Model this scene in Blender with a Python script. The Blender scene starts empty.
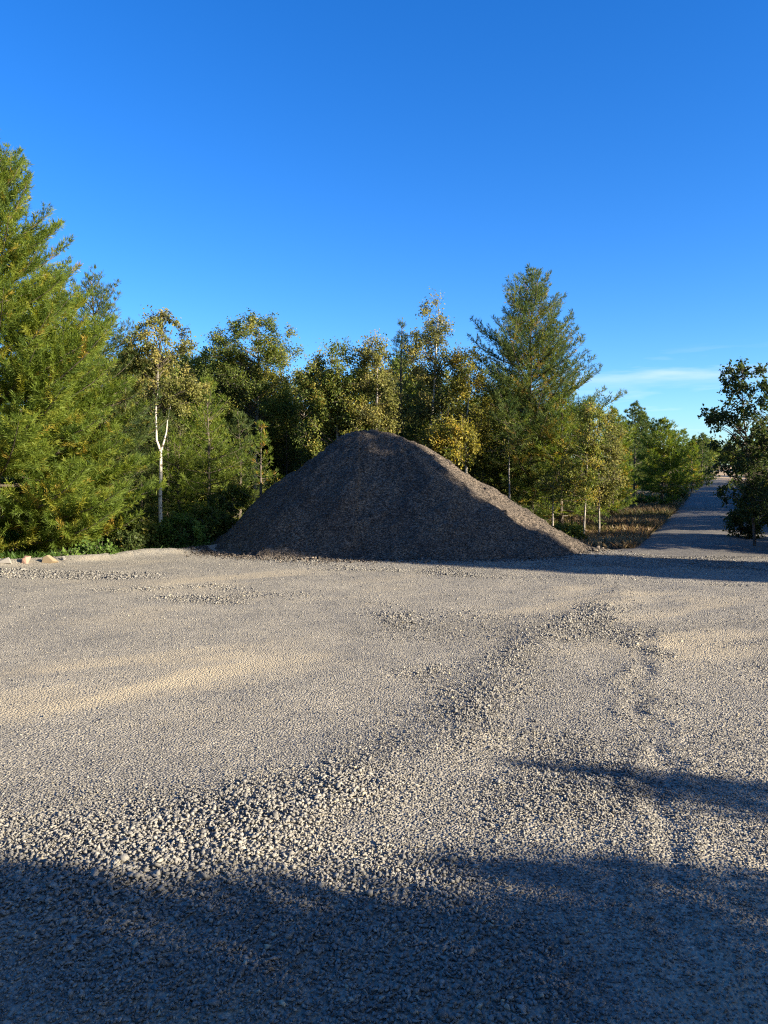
import bpy, math, random
import numpy as np

# ------------------------------------------------------------------ camera, world, sun, exposure
S = bpy.context.scene
COL = S.collection
F = 769.0; HZ = 468.0; CAM_Z = 1.6
R = math.radians
cd = bpy.data.cameras.new('camera'); cam = bpy.data.objects.new('camera', cd); COL.objects.link(cam)
S.camera = cam
cam.location = (0, 0, CAM_Z)
PITCH = math.atan((512 - HZ) / F)
cam.rotation_euler = (math.pi / 2 - PITCH, 0, 0)
cd.sensor_fit = 'VERTICAL'; cd.sensor_height = 24; cd.lens = 24 * F / 1024.0
cd.clip_start = 0.05; cd.clip_end = 6000

SUN_EL = R(20); SUN_AZ = R(24)            # from the right, 24 degrees towards the camera
sd = np.array([math.cos(SUN_EL) * math.cos(SUN_AZ), -math.cos(SUN_EL) * math.sin(SUN_AZ), math.sin(SUN_EL)])
sl = bpy.data.lights.new('sun', 'SUN'); so = bpy.data.objects.new('sun', sl); COL.objects.link(so)
sl.energy = 5.0; sl.angle = R(0.55); sl.color = (1.0, 0.86, 0.66)
from mathutils import Vector
so.rotation_euler = Vector(sd).to_track_quat('Z', 'Y').to_euler()
so.location = (20, -6, 12)

W = bpy.data.worlds.new('World'); S.world = W; W.use_nodes = True
nt = W.node_tree; N = nt.nodes; L = nt.links
for n in list(N): N.remove(n)
def wn(t, **k):
    n = N.new(t)
    for a, b in k.items(): setattr(n, a, b)
    return n
out = wn('ShaderNodeOutputWorld'); bg = wn('ShaderNodeBackground'); bg.inputs[1].default_value = 0.055
sky = wn('ShaderNodeTexSky'); sky.sky_type = 'NISHITA'; sky.sun_disc = False
sky.sun_elevation = SUN_EL; sky.sun_rotation = math.pi / 2 + SUN_AZ
sky.air_density = 1.0; sky.dust_density = 0.15; sky.ozone_density = 3.0; sky.altitude = 100
hs = wn('ShaderNodeHueSaturation'); hs.inputs['Saturation'].default_value = 1.32; hs.inputs['Hue'].default_value = 0.5
SKY_TINT = (0.75, 1.02, 1.45, 1)
mul = wn('ShaderNodeMix', data_type='RGBA', blend_type='MULTIPLY'); mul.inputs[0].default_value = 1
mul.inputs[7].default_value = SKY_TINT
L.new(sky.outputs[0], hs.inputs['Color']); L.new(hs.outputs[0], mul.inputs[6])
tc = wn('ShaderNodeTexCoord')
vd = wn('ShaderNodeVectorMath', operation='DOT_PRODUCT'); vd.inputs[1].default_value = tuple(sd); L.new(tc.outputs['Generated'], vd.inputs[0])
pr = wn('ShaderNodeMapRange', interpolation_type='SMOOTHSTEP'); pr.inputs['From Min'].default_value = 0.25; pr.inputs['From Max'].default_value = 0.95; L.new(vd.outputs['Value'], pr.inputs['Value'])
pale = wn('ShaderNodeMix', data_type='RGBA', blend_type='MIX'); L.new(pr.outputs[0], pale.inputs[0]); L.new(mul.outputs[2], pale.inputs[6])
warm = wn('ShaderNodeMix', data_type='RGBA', blend_type='MULTIPLY'); warm.inputs[0].default_value = 1; L.new(sky.outputs[0], warm.inputs[6]); warm.inputs[7].default_value = (1.3, 1.12, 1.0, 1)
L.new(warm.outputs[2], pale.inputs[7])
mp = wn('ShaderNodeMapping'); mp.inputs['Scale'].default_value = (4.0, 4.0, 34)
mp.inputs['Location'].default_value = (0.35, 0.1, 0.55)
noi = wn('ShaderNodeTexNoise'); noi.inputs['Scale'].default_value = 1.0; noi.inputs['Detail'].default_value = 5
noi.inputs['Roughness'].default_value = 0.55
L.new(tc.outputs['Generated'], mp.inputs[0]); L.new(mp.outputs[0], noi.inputs['Vector'])
cr = wn('ShaderNodeValToRGB'); cr.color_ramp.elements[0].position = 0.47; cr.color_ramp.elements[1].position = 0.66
L.new(noi.outputs[0], cr.inputs[0])
sep = wn('ShaderNodeSeparateXYZ'); L.new(tc.outputs['Generated'], sep.inputs[0])
er = wn('ShaderNodeValToRGB'); e = er.color_ramp.elements      # low band only
e[0].position = 0.02; e[0].color = (0.3, 0.3, 0.3, 1); e[1].position = 0.15; e[1].color = (0, 0, 0, 1)
for p, v in ((0.05, 0.9), (0.085, 1.0), (0.10, 0.25), (0.12, 0.8), (0.135, 0.35)):
    q = er.color_ramp.elements.new(p); q.color = (v, v, v, 1)
L.new(sep.outputs['Z'], er.inputs[0])
ar = wn('ShaderNodeValToRGB'); ar.color_ramp.elements[0].position = 0.10; ar.color_ramp.elements[1].position = 0.32
L.new(sep.outputs['X'], ar.inputs[0])
m1 = wn('ShaderNodeMath', operation='MULTIPLY'); m2 = wn('ShaderNodeMath', operation='MULTIPLY'); m3 = wn('ShaderNodeMath', operation='MULTIPLY')
L.new(cr.outputs[0], m1.inputs[0]); L.new(er.outputs[0], m1.inputs[1]); L.new(m1.outputs[0], m2.inputs[0]); L.new(ar.outputs[0], m2.inputs[1])
L.new(m2.outputs[0], m3.inputs[0]); m3.inputs[1].default_value = 0.6
cm = wn('ShaderNodeMix', data_type='RGBA'); L.new(m3.outputs[0], cm.inputs[0]); L.new(pale.outputs[2], cm.inputs[6])
cm.inputs[7].default_value = (7.0, 7.1, 7.4, 1)
L.new(cm.outputs[2], bg.inputs[0]); L.new(bg.outputs[0], out.inputs[0])

S.view_settings.view_transform = 'Standard'; S.view_settings.look = 'None'
S.view_settings.exposure = 1.75; S.view_settings.gamma = 1
S.view_settings.use_curve_mapping = False
S.render.engine = 'CYCLES'
S.cycles.max_bounces = 5; S.cycles.diffuse_bounces = 3; S.cycles.glossy_bounces = 2; S.cycles.transmission_bounces = 2
S.cycles.use_denoising = False; S.cycles.pixel_filter_type = 'BLACKMAN_HARRIS'; S.cycles.filter_width = 1.15; S.cycles.sample_clamp_indirect = 4

# ------------------------------------------------------------------ numeric helpers
def rng(s): return np.random.default_rng(s)
def _hash(ix, iy, s):
    h = (ix.astype(np.int64) * 374761393 + iy.astype(np.int64) * 668265263 + s * 974634777) & 0xffffffff
    h = ((h ^ (h >> 13)) * 1274126177) & 0xffffffff
    return ((h ^ (h >> 16)) & 0xffffff) / float(0xffffff)
def vnoise(x, y, s=0):
    ix = np.floor(x); iy = np.floor(y); fx = x - ix; fy = y - iy
    fx = fx * fx * (3 - 2 * fx); fy = fy * fy * (3 - 2 * fy)
    a = _hash(ix, iy, s); b = _hash(ix + 1, iy, s); c = _hash(ix, iy + 1, s); d = _hash(ix + 1, iy + 1, s)
    return (a * (1 - fx) + b * fx) * (1 - fy) + (c * (1 - fx) + d * fx) * fy
def fbm(x, y, s=0, o=4):
    r = 0; a = 0.5; t = 0
    for k in range(o):
        r = r + a * vnoise(x * 2 ** k + 17.3 * k, y * 2 ** k - 9.1 * k, s + k); t += a; a *= 0.5
    return r / t
def sst(a, b, x):
    t = np.clip((x - a) / (b - a), 0, 1); return t * t * (3 - 2 * t)
def px2x(px, D): return (px - 384) / F * D
def py2z(py, D): return CAM_Z + (HZ - py) / F * D

# ------------------------------------------------------------------ mesh helpers
def mk(name, V, Fc, mat, parent=None, tint=None, smooth=False):
    V = np.ascontiguousarray(V, dtype=np.float32); Fc = np.ascontiguousarray(Fc, dtype=np.int32)
    me = bpy.data.meshes.new(name)
    k = Fc.shape[1]; n = Fc.shape[0]
    me.vertices.add(len(V)); me.vertices.foreach_set('co', V.ravel())
    me.loops.add(n * k); me.loops.foreach_set('vertex_index', Fc.ravel())
    me.polygons.add(n); me.polygons.foreach_set('loop_start', np.arange(0, n * k, k, dtype=np.int32))
    if smooth: me.polygons.foreach_set('use_smooth', np.ones(n, dtype=bool))
    me.update(calc_edges=True)
    if tint is not None:
        at = me.attributes.new('tint', 'FLOAT', 'FACE'); at.data.foreach_set('value', np.asarray(tint, dtype=np.float32))
    me.materials.append(mat)
    o = bpy.data.objects.new(name, me); COL.objects.link(o)
    if parent is not None: o.parent = parent
    return o
def tag(o, label=None, cat=None, group=None, kind=None):
    if label: o['label'] = label
    if cat: o['category'] = cat
    if group: o['group'] = group
    if kind: o['kind'] = kind
    return o
def empty(name, loc, rz=0):
    o = bpy.data.objects.new(name, None); COL.objects.link(o); o.location = loc; o.rotation_euler.z = rz
    o.empty_display_size = 0.2
    return o
class Tubes:
    def __init__(s): s.V = []; s.F = []; s.n = 0
    def add(s, P, rad, k=5):
        P = np.asarray(P, float); m = len(P); T = np.gradient(P, axis=0); T /= np.linalg.norm(T, axis=1)[:, None] + 1e-9
        up = np.where(np.abs(T[:, 2:3]) > 0.9, np.array([[1., 0, 0]]), np.array([[0, 0, 1.]]))
        up[:] = up[0]
        A = np.cross(T, up); A /= np.linalg.norm(A, axis=1)[:, None] + 1e-9; B = np.cross(T, A)
        th = np.arange(k) * 2 * math.pi / k
        rad = np.asarray(rad, float)
        ring = P[:, None, :] + rad[:, None, None] * (np.cos(th)[None, :, None] * A[:, None, :] + np.sin(th)[None, :, None] * B[:, None, :])
        s.V.append(ring.reshape(-1, 3))
        i = np.arange(m - 1)[:, None] * k; j = np.arange(k)[None, :]; j2 = (j + 1) % k
        q = np.stack([i + j, i + j2, i + k + j2, i + k + j], -1).reshape(-1, 4) + s.n
        s.F.append(q); s.n += m * k
    def build(s, name, mat, parent=None): return mk(name, np.concatenate(s.V), np.concatenate(s.F), mat, parent, smooth=True)

# ------------------------------------------------------------------ materials
def mat(name):
    m = bpy.data.materials.new(name); m.use_nodes = True
    for n in list(m.node_tree.nodes): m.node_tree.nodes.remove(n)
    return m, m.node_tree.nodes, m.node_tree.links
def ramp(n, stops):
    r = n.new('ShaderNodeValToRGB'); els = r.color_ramp.elements
    els[0].position, els[0].color = stops[0][0], (*stops[0][1], 1)
    els[1].position, els[1].color = stops[-1][0], (*stops[-1][1], 1)
    for p, c in stops[1:-1]: els.new(p).color = (*c, 1)
    return r
def leaf_mat(name, stops, transl=0.38, rough=0.55, gloss=0.012):
    m, n, l = mat(name)
    at = n.new('ShaderNodeAttribute'); at.attribute_name = 'tint'
    r = ramp(n, stops); l.new(at.outputs['Fac'], r.inputs[0])
    d = n.new('ShaderNodeBsdfDiffuse'); t = n.new('ShaderNodeBsdfTranslucent'); g = n.new('ShaderNodeBsdfGlossy')
    g.inputs['Roughness'].default_value = rough
    mx = n.new('ShaderNodeMixShader'); mx.inputs[0].default_value = transl; mg = n.new('ShaderNodeMixShader'); mg.inputs[0].default_value = gloss
    hv = n.new('ShaderNodeHueSaturation'); hv.inputs['Value'].default_value = 1.5; hv.inputs['Saturation'].default_value = 1.1
    l.new(r.outputs[0], d.inputs[0]); l.new(r.outputs[0], hv.inputs['Color']); l.new(hv.outputs[0], t.inputs[0])
    l.new(d.outputs[0], mx.inputs[1]); l.new(t.outputs[0], mx.inputs[2]); l.new(mx.outputs[0], mg.inputs[1]); l.new(g.outputs[0], mg.inputs[2])
    o = n.new('ShaderNodeOutputMaterial'); l.new(mg.outputs[0], o.inputs[0]); return m
def bark_mat(name, c1, c2, scale=(6, 6, 6), thr=(0.35, 0.65)):
    m, n, l = mat(name)
    tc = n.new('ShaderNodeTexCoord'); mp = n.new('ShaderNodeMapping'); mp.inputs['Scale'].default_value = scale
    nz = n.new('ShaderNodeTexNoise'); nz.inputs['Scale'].default_value = 1; nz.inputs['Detail'].default_value = 6
    l.new(tc.outputs['Object'], mp.inputs[0]); l.new(mp.outputs[0], nz.inputs['Vector'])
    r = ramp(n, [(thr[0], c1), (thr[1], c2)]); l.new(nz.outputs[0], r.inputs[0])
    p = n.new('ShaderNodeBsdfPrincipled'); p.inputs['Roughness'].default_value = 0.85
    l.new(r.outputs[0], p.inputs['Base Color'])
    b = n.new('ShaderNodeBump'); b.inputs['Strength'].default_value = 0.5; b.inputs['Distance'].default_value = 0.01
    l.new(nz.outputs[0], b.inputs['Height']); l.new(b.outputs[0], p.inputs['Normal'])
    o = n.new('ShaderNodeOutputMaterial'); l.new(p.outputs[0], o.inputs[0]); return m
M = {}
M['pine'] = leaf_mat('pine_needles', [(0, (0.06, 0.10, 0.02)), (0.45, (0.14, 0.190, 0.028)), (0.75, (0.235, 0.24, 0.034)), (1, (0.36, 0.24, 0.05))])
M['pine_blue'] = leaf_mat('dark_pine_needles', [(0, (0.03, 0.06, 0.025)), (0.5, (0.105, 0.14, 0.034)), (0.8, (0.20, 0.20, 0.04)), (1, (0.27, 0.18, 0.05))])
M['leaf'] = leaf_mat('green_leaves', [(0, (0.05, 0.075, 0.02)), (0.5, (0.13, 0.17, 0.034)), (0.8, (0.22, 0.22, 0.05)), (1, (0.33, 0.27, 0.06))])
M['leaf_yellow'] = leaf_mat('autumn_leaves', [(0, (0.07, 0.095, 0.02)), (0.45, (0.18, 0.17, 0.035)), (0.8, (0.30, 0.265, 0.05)), (1, (0.38, 0.27, 0.05))])
M['leaf_olive'] = leaf_mat('olive_leaves', [(0, (0.08, 0.09, 0.035)), (0.5, (0.17, 0.18, 0.05)), (0.8, (0.25, 0.24, 0.07)), (1, (0.31, 0.26, 0.085))])
M['leaf_dark'] = leaf_mat('shaded_oak_leaves', [(0, (0.03, 0.045, 0.016)), (0.6, (0.065, 0.095, 0.026)), (0.93, (0.10, 0.11, 0.03)), (1, (0.28, 0.22, 0.05))])  # shade over the right saplings and low bushes is put into this leaf colour
M['weed'] = leaf_mat('weed_leaves', [(0, (0.05, 0.10, 0.02)), (1, (0.16, 0.24, 0.05))])
M['grass'] = leaf_mat('dry_grass', [(0, (0.05, 0.07, 0.02)), (0.4, (0.11, 0.095, 0.04)), (0.7, (0.17, 0.11, 0.065)), (1, (0.30, 0.24, 0.13))], gloss=0.02)
M['bark'] = bark_mat('brown_bark', (0.05, 0.04, 0.03), (0.14, 0.115, 0.09), (14, 14, 4))
M['bark_grey'] = bark_mat('grey_bark', (0.13, 0.12, 0.10), (0.34, 0.31, 0.27), (8, 8, 14))
M['birch'] = bark_mat('white_birch_bark', (0.10, 0.08, 0.06), (0.50, 0.47, 0.40), (7, 7, 16), (0.36, 0.43))

def gravel_mat(name, cols, sand=None, fine=55.0, bump=0.012, sandscale=0.5, sandthr=(0.56, 0.70)):
    m, n, l = mat(name)
    tc = n.new('ShaderNodeTexCoord')
    v = n.new('ShaderNodeTexVoronoi'); v.inputs['Scale'].default_value = fine
    l.new(tc.outputs['Object'], v.inputs['Vector'])
    sp = n.new('ShaderNodeSeparateColor'); l.new(v.outputs['Color'], sp.inputs[0])
    r = ramp(n, cols); l.new(sp.outputs[0], r.inputs[0])
    col = r.outputs[0]
    nz2 = n.new('ShaderNodeTexNoise'); nz2.inputs['Scale'].default_value = 1.3; nz2.inputs['Detail'].default_value = 6; nz2.inputs['Roughness'].default_value = 0.65
    l.new(tc.outputs['Object'], nz2.inputs['Vector'])
    r2 = ramp(n, [(0.3, (0.66, 0.67, 0.70)), (0.7, (1.18, 1.14, 1.06))]); l.new(nz2.outputs[0], r2.inputs[0])
    mx = n.new('ShaderNodeMix'); mx.data_type = 'RGBA'; mx.blend_type = 'MULTIPLY'; mx.inputs[0].default_value = 1
    l.new(col, mx.inputs[6]); l.new(r2.outputs[0], mx.inputs[7]); col = mx.outputs[2]
    if sand:
        at = n.new('ShaderNodeAttribute'); at.attribute_name = 'sand'
        nz = n.new('ShaderNodeTexNoise'); nz.inputs['Scale'].default_value = 9; nz.inputs['Detail'].default_value = 8; nz.inputs['Roughness'].default_value = 0.7
        l.new(tc.outputs['Object'], nz.inputs['Vector'])
        ad = n.new('ShaderNodeMath'); ad.operation = 'MULTIPLY_ADD'; ad.inputs[1].default_value = 1.1; ad.inputs[2].default_value = -0.55
        l.new(nz.outputs[0], ad.inputs[0]); a2 = n.new('ShaderNodeMath'); a2.operation = 'ADD'; a2.use_clamp = True
        l.new(ad.outputs[0], a2.inputs[0]); l.new(at.outputs['Fac'], a2.inputs[1])
        sm = n.new('ShaderNodeMix'); sm.data_type = 'RGBA'; l.new(a2.outputs[0], sm.inputs[0]); l.new(col, sm.inputs[6])
        nz3 = n.new('ShaderNodeTexNoise'); nz3.inputs['Scale'].default_value = 120; l.new(tc.outputs['Object'], nz3.inputs['Vector'])
        r3 = ramp(n, [(0.3, tuple(c * 0.7 for c in sand)), (0.7, tuple(c * 1.15 for c in sand))]); l.new(nz3.outputs[0], r3.inputs[0])
        l.new(r3.outputs[0], sm.inputs[7]); col = sm.outputs[2]
    p = n.new('ShaderNodeBsdfPrincipled'); p.inputs['Roughness'].default_value = 0.9; p.inputs['Specular IOR Level'].default_value = 0.2
    l.new(col, p.inputs['Base Color'])
    inv = n.new('ShaderNodeMath'); inv.operation = 'SUBTRACT'; inv.inputs[0].default_value = 1; l.new(v.outputs['Distance'], inv.inputs[1])
    b = n.new('ShaderNodeBump'); b.inputs['Strength'].default_value = 0.9; b.inputs['Distance'].default_value = bump
    l.new(inv.outputs[0], b.inputs['Height'])
    l.new(b.outputs[0], p.inputs['Normal'])
    o = n.new('ShaderNodeOutputMaterial'); l.new(p.outputs[0], o.inputs[0]); return m
GREY = [(0, (0.15, 0.145, 0.132)), (0.4, (0.235, 0.226, 0.2)), (0.8, (0.32, 0.305, 0.265)), (1, (0.40, 0.37, 0.31))]
M['yard'] = gravel_mat('yard_gravel', GREY, sand=(0.43, 0.37, 0.26), fine=70, bump=0.012)
M['road'] = gravel_mat('road_gravel', [(0, (0.10, 0.098, 0.092)), (1, (0.20, 0.19, 0.17))], fine=30, bump=0.005)
M['pile'] = gravel_mat('pile_gravel', [(0, (0.035, 0.030, 0.025)), (0.5, (0.082, 0.070, 0.058)), (1, (0.21, 0.175, 0.14))], fine=44, bump=0.012)
M['clearing'] = gravel_mat('sandy_clearing', [(0, (0.30, 0.22, 0.14)), (1, (0.46, 0.36, 0.24))], fine=6, bump=0.05)
def stone_mat(name, stops):
    m, n, l = mat(name)
    at = n.new('ShaderNodeAttribute'); at.attribute_name = 'tint'
    r = ramp(n, stops); l.new(at.outputs['Fac'], r.inputs[0])
    tc = n.new('ShaderNodeTexCoord'); nz = n.new('ShaderNodeTexNoise'); nz.inputs['Scale'].default_value = 180; nz.inputs['Detail'].default_value = 4
    l.new(tc.outputs['Object'], nz.inputs['Vector']); r2 = ramp(n, [(0.3, (0.75, 0.75, 0.75)), (0.7, (1.2, 1.2, 1.2))]); l.new(nz.outputs[0], r2.inputs[0])
    mx = n.new('ShaderNodeMix'); mx.data_type = 'RGBA'; mx.blend_type = 'MULTIPLY'; mx.inputs[0].default_value = 1
    l.new(r.outputs[0], mx.inputs[6]); l.new(r2.outputs[0], mx.inputs[7])
    p = n.new('ShaderNodeBsdfPrincipled'); p.inputs['Roughness'].default_value = 0.8; p.inputs['Specular IOR Level'].default_value = 0.3
    l.new(mx.outputs[2], p.inputs['Base Color'])
    o = n.new('ShaderNodeOutputMaterial'); l.new(p.outputs[0], o.inputs[0]); return m
M['stone'] = stone_mat('crushed_stone', [(0, (0.115, 0.112, 0.105)), (0.3, (0.175, 0.170, 0.157)), (0.75, (0.262, 0.252, 0.225)), (0.92, (0.34, 0.32, 0.27)), (1, (0.45, 0.38, 0.25))])
M['pile_stone'] = stone_mat('pile_stone', [(0, (0.03, 0.026, 0.022)), (0.5, (0.07, 0.06, 0.05)), (1, (0.24, 0.20, 0.16))])
M['rock_pink'] = stone_mat('pinkish_rock', [(0, (0.30, 0.19, 0.145)), (1, (0.30, 0.19, 0.145))])
M['rock_tan'] = stone_mat('tan_rock', [(0, (0.27, 0.21, 0.13)), (1, (0.27, 0.21, 0.13))])
M['rock_grey'] = stone_mat('pale_rock', [(0, (0.25, 0.235, 0.21)), (1, (0.25, 0.235, 0.21))])
def floor_mat():
    m, n, l = mat('forest_floor')
    tc = n.new('ShaderNodeTexCoord'); nz = n.new('ShaderNodeTexNoise'); nz.inputs['Scale'].default_value = 0.9; nz.inputs['Detail'].default_value = 10; nz.inputs['Roughness'].default_value = 0.7
    l.new(tc.outputs['Object'], nz.inputs['Vector'])
    r = ramp(n, [(0.3, (0.035, 0.04, 0.018)), (0.5, (0.09, 0.075, 0.04)), (0.7, (0.17, 0.12, 0.07))]); l.new(nz.outputs[0], r.inputs[0])
    p = n.new('ShaderNodeBsdfPrincipled'); p.inputs['Roughness'].default_value = 0.95; l.new(r.outputs[0], p.inputs['Base Color'])
    n2 = n.new('ShaderNodeTexNoise'); n2.inputs['Scale'].default_value = 14; n2.inputs['Detail'].default_value = 6; l.new(tc.outputs['Object'], n2.inputs['Vector'])
    b = n.new('ShaderNodeBump'); b.inputs['Distance'].default_value = 0.08; l.new(n2.outputs[0], b.inputs['Height']); l.new(b.outputs[0], p.inputs['Normal'])
    o = n.new('ShaderNodeOutputMaterial'); l.new(p.outputs[0], o.inputs[0]); return m
M['floor'] = floor_mat()

# ------------------------------------------------------------------ terrain
def far_z(x, y):
    d = y + 0.25 * x
    return 2.3 * sst(94, 172, y) + (fbm(x / 9, y / 9, 5, 3) - 0.5) * 0.35 * sst(18, 40, d) * (1 - 0.8 * road_w(x, y))
ROAD_X0, ROAD_D0, ROAD_S, ROAD_HW = 6.5, 15.0, 0.434, 1.6
def road_w(x, y):
    return 1 - sst(ROAD_HW + 0.3, ROAD_HW + 2.2, np.abs(x - (ROAD_X0 + ROAD_S * (y - ROAD_D0)))) 
def ground_z(x, y):
    return far_z(x, y) - 0.10 * (1 - sst(40, 60, y)) * (1 - 0.65 * road_w(x, y))
def back_edge(x):      # depth at which the yard ends
    e = np.interp(x, [-14, -6.6, -5.2, -3.6, -2.5, 3.4, 4.6, 8.2, 10, 16], [12.3, 13.0, 13.7, 15.6, 17.5, 17.2, 15.1, 14.6, 13.6, 12.6])
    return e + (vnoise(x * 1.7, x * 0 + 3.3, 8) - 0.5) * 0.35
def ridge_d(x, y):     # loose-stone windrow in the foreground
    P = np.array([[-1.0, 2.7], [-0.55, 3.4], [0.15, 4.5], [1.5, 6.7], [2.7, 9.2], [3.8, 12.5]])
    best = np.full(np.shape(x), 9.0)
    for a, b in zip(P[:-1], P[1:]):
        d = b - a; t = np.clip(((x - a[0]) * d[0] + (y - a[1]) * d[1]) / (d @ d), 0, 1)
        best = np.minimum(best, np.hypot(x - a[0] - t * d[0], y - a[1] - t * d[1]))
    return best
def rut(x, y):
    P = np.array([[1.0, 2.4], [1.2, 3.1], [1.55, 4.4], [1.85, 5.6], [2.6, 7.4]])
    best = np.full(np.shape(x), 9.0)
    for a, b in zip(P[:-1], P[1:]):
        d = b - a; t = np.clip(((x - a[0]) * d[0] + (y - a[1]) * d[1]) / (d @ d), 0, 1)
        best = np.minimum(best, np.hypot(x - a[0] - t * d[0], y - a[1] - t * d[1]))
    return best
def coarse(x, y):      # 0 packed fines .. 1 loose coarse stone
    wx = x + (fbm(x * .8, y * .8, 61, 2) - .5) * .9
    r = np.exp(-(ridge_d(wx, y) / 0.46) ** 2) * (1 - .75 * sst(6.5, 9.5, y)) * (.45 + .75 * sst(.3, .6, fbm(x * 1.2, y * 1.2, 67, 3)))
    band = sst(0.50, 0.68, fbm(x * 0.28 - y * 0.05 + 3, y * 0.75 + x * 0.12, 21, 4))
    ru = np.exp(-(rut(wx, y) / 0.14) ** 2)
    near = (1 - sst(3.2, 4.8, y)) * sst(.3, .6, fbm(x * 1.1, y * 1.1, 69, 3))
    right = sst(-0.3, 1.2, x) * (1 - sst(3.5, 6.0, y))
    patch = sst(.45, .62, fbm(x * .9 + 5, y * .7, 68, 4))
    return np.clip(np.maximum.reduce([r, band * 0.6, ru * 0.6, near * 0.32, right * 0.55]) * (.45 + .75 * patch), 0, 1)
def sandy(x, y):
    a = np.exp(-(((x + 2.1 + 0.9 * (y - 5.6) * -0.9) / 1.3) ** 2 + ((y - 5.7) / 1.1) ** 2))
    b = np.exp(-(((x - 2.6) / 0.8) ** 2 + ((y - 7.0) / 0.9) ** 2)) * 0.6
    c = np.exp(-(((x + 0.85) / 0.35) ** 2 + ((y - 2.7) / 0.4) ** 2)) * 0.3
    st = fbm((x * .9 + y * .35) * .8, (y * .9 - x * .55) * 2.6, 34, 5); a = a * (.12 + .95 * sst(.38, .66, st)); b = b * (.2 + 1.4 * sst(.4, .65, st))
    s = sst(0.45, 0.75, fbm(x * 0.35 - 4, y * 0.55, 33, 4)) * 0.6 * sst(.35, .65, st)
    return np.clip(np.maximum(np.maximum(a * 1.1, b), np.maximum(s, c)) * (1 - 0.8 * coarse(x, y)), 0, 1)
def yard_z(x, y):
    z = (fbm(x / 3, y / 3, 1, 3) - 0.5) * 0.05 + (fbm(x * 1.5, y * 2.2, 2, 3) - 0.5) * 0.035 * (0.4 + coarse(x, y))
    z = z + 0.034 * np.exp(-(ridge_d(x + (fbm(x * .8, y * .8, 61, 2) - .5) * .9, y) / 0.40) ** 2) * (0.5 + fbm(x * 2.5, y * 2.5, 41, 3))
    rx = rut(x + (fbm(x * 3, y * 3, 64, 2) - .5) * .25, y); z = z + (0.012 * np.exp(-((rx - 0.12) / 0.07) ** 2) - 0.008 * np.exp(-(rx / 0.07) ** 2)) * sst(.35, .6, fbm(x * 2, y * 2, 66, 2))
    z = z + (fbm(x * 9, y * 9, 3, 2) - 0.5) * 0.014 * (0.3 + coarse(x, y))
    eb = back_edge(x) - y
    left = 1 - sst(-3.6, -2.4, x)
    z = z + left * 0.09 * np.exp(-((eb - 0.45) / 0.38) ** 2) * (0.3 + 1.2 * fbm(x * 1.6, y * 1.2, 12, 3))
    drop = 1 - sst(-0.05, 0.3, eb)
    z = z - 0.026 * sst(6.5, 9.5, y) * np.exp(-(ridge_d(x, y) / 0.45) ** 2) * .6
    return z - 0.22 * drop * (1 - 0.8 * road_w(x, y))

def grid(xs, ys, zf):
    X, Y = np.meshgrid(xs, ys); Z = zf(X, Y); V = np.stack([X, Y, Z], -1).reshape(-1, 3)
    nx, ny = len(xs), len(ys)
    i = (np.arange(ny - 1)[:, None] * nx + np.arange(nx - 1)[None, :]).ravel()
    return V, np.stack([i, i + 1, i + nx + 1, i + nx], -1)
# ground to the horizon
a = np.arange(-40, 60.1, 0.8); gx = np.concatenate([-np.geomspace(4000, 44, 26), a, np.geomspace(64, 4000, 26)])
b = np.arange(-20, 160.1, 0.9); gy = np.concatenate([-np.geomspace(3000, 24, 20), b, np.geomspace(168, 5000, 22)])
V, Fc = grid(gx, gy, ground_z)
tag(mk('ground', V, Fc, M['floor'], smooth=True), kind='structure')
# yard
V, Fc = grid(np.arange(-14, 16.01, 0.05), np.arange(-7, 17.8, 0.05), yard_z)
keep = (back_edge(V[:, 0]) - V[:, 1]) > -0.25
fm = keep[Fc].all(1); Fc = Fc[fm]; used = np.unique(Fc); remap = np.full(len(V), -1); remap[used] = np.arange(len(used)); V = V[used]; Fc = remap[Fc]
yo = tag(mk('gravel_yard', V, Fc, M['yard'], smooth=True), kind='structure')
at = yo.data.attributes.new('sand', 'FLOAT', 'POINT'); at.data.foreach_set('value', sandy(V[:, 0], V[:, 1]).astype(np.float32))
# road
ry = np.concatenate([np.arange(13.9, 40, 0.25), np.arange(40, 98, 0.8)])
ru_ = np.linspace(-1, 1, 15)
U, Y = np.meshgrid(ru_, ry); wob = (vnoise(Y * 0.5, Y * 0 + 1, 71) - .5) * .3
X = ROAD_X0 + ROAD_S * (Y - ROAD_D0) + U * ROAD_HW * (1 + 0.22 * (fbm(Y * 0.9, np.sign(U) * 3.0, 72, 3) - .5)) + wob
X = X - np.where(U < 0, -U, 0) * 1.3 * np.exp(-(Y - 14.2) / 1.1)
Z = ground_z(X, Y) + 0.05 + 0.03 * (1 - U ** 2) - 0.02 * np.exp(-((np.abs(U) - 0.5) / 0.14) ** 2) - 0.06 * np.abs(U) ** 6
Z = np.where(Y < 15.2, Z * 0 + np.minimum(Z, 0.012) - 0.02 * (15.2 - Y) / 1.3, Z)
V = np.stack([X, Y, Z], -1).reshape(-1, 3); nx = 15
i = (np.arange(len(ry) - 1)[:, None] * nx + np.arange(nx - 1)[None, :]).ravel()
tag(mk('gravel_road', V, np.stack([i, i + 1, i + nx + 1, i + nx], -1), M['road'], smooth=True), kind='structure')
# sandy clearing at the end of the road
V, Fc = grid(np.linspace(36, 70, 50), np.linspace(95, 160, 60), lambda x, y: ground_z(x, y) + 0.06)
k = ((V[:, 0] - 50 - 0.3 * (V[:, 1] - 115)) / 8) ** 2 + ((V[:, 1] - 127) / 31) ** 2 < 1
fm = k[Fc].any(1)
tag(mk('sandy_clearing', V, Fc[fm], M['clearing'], smooth=True), kind='structure')

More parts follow.
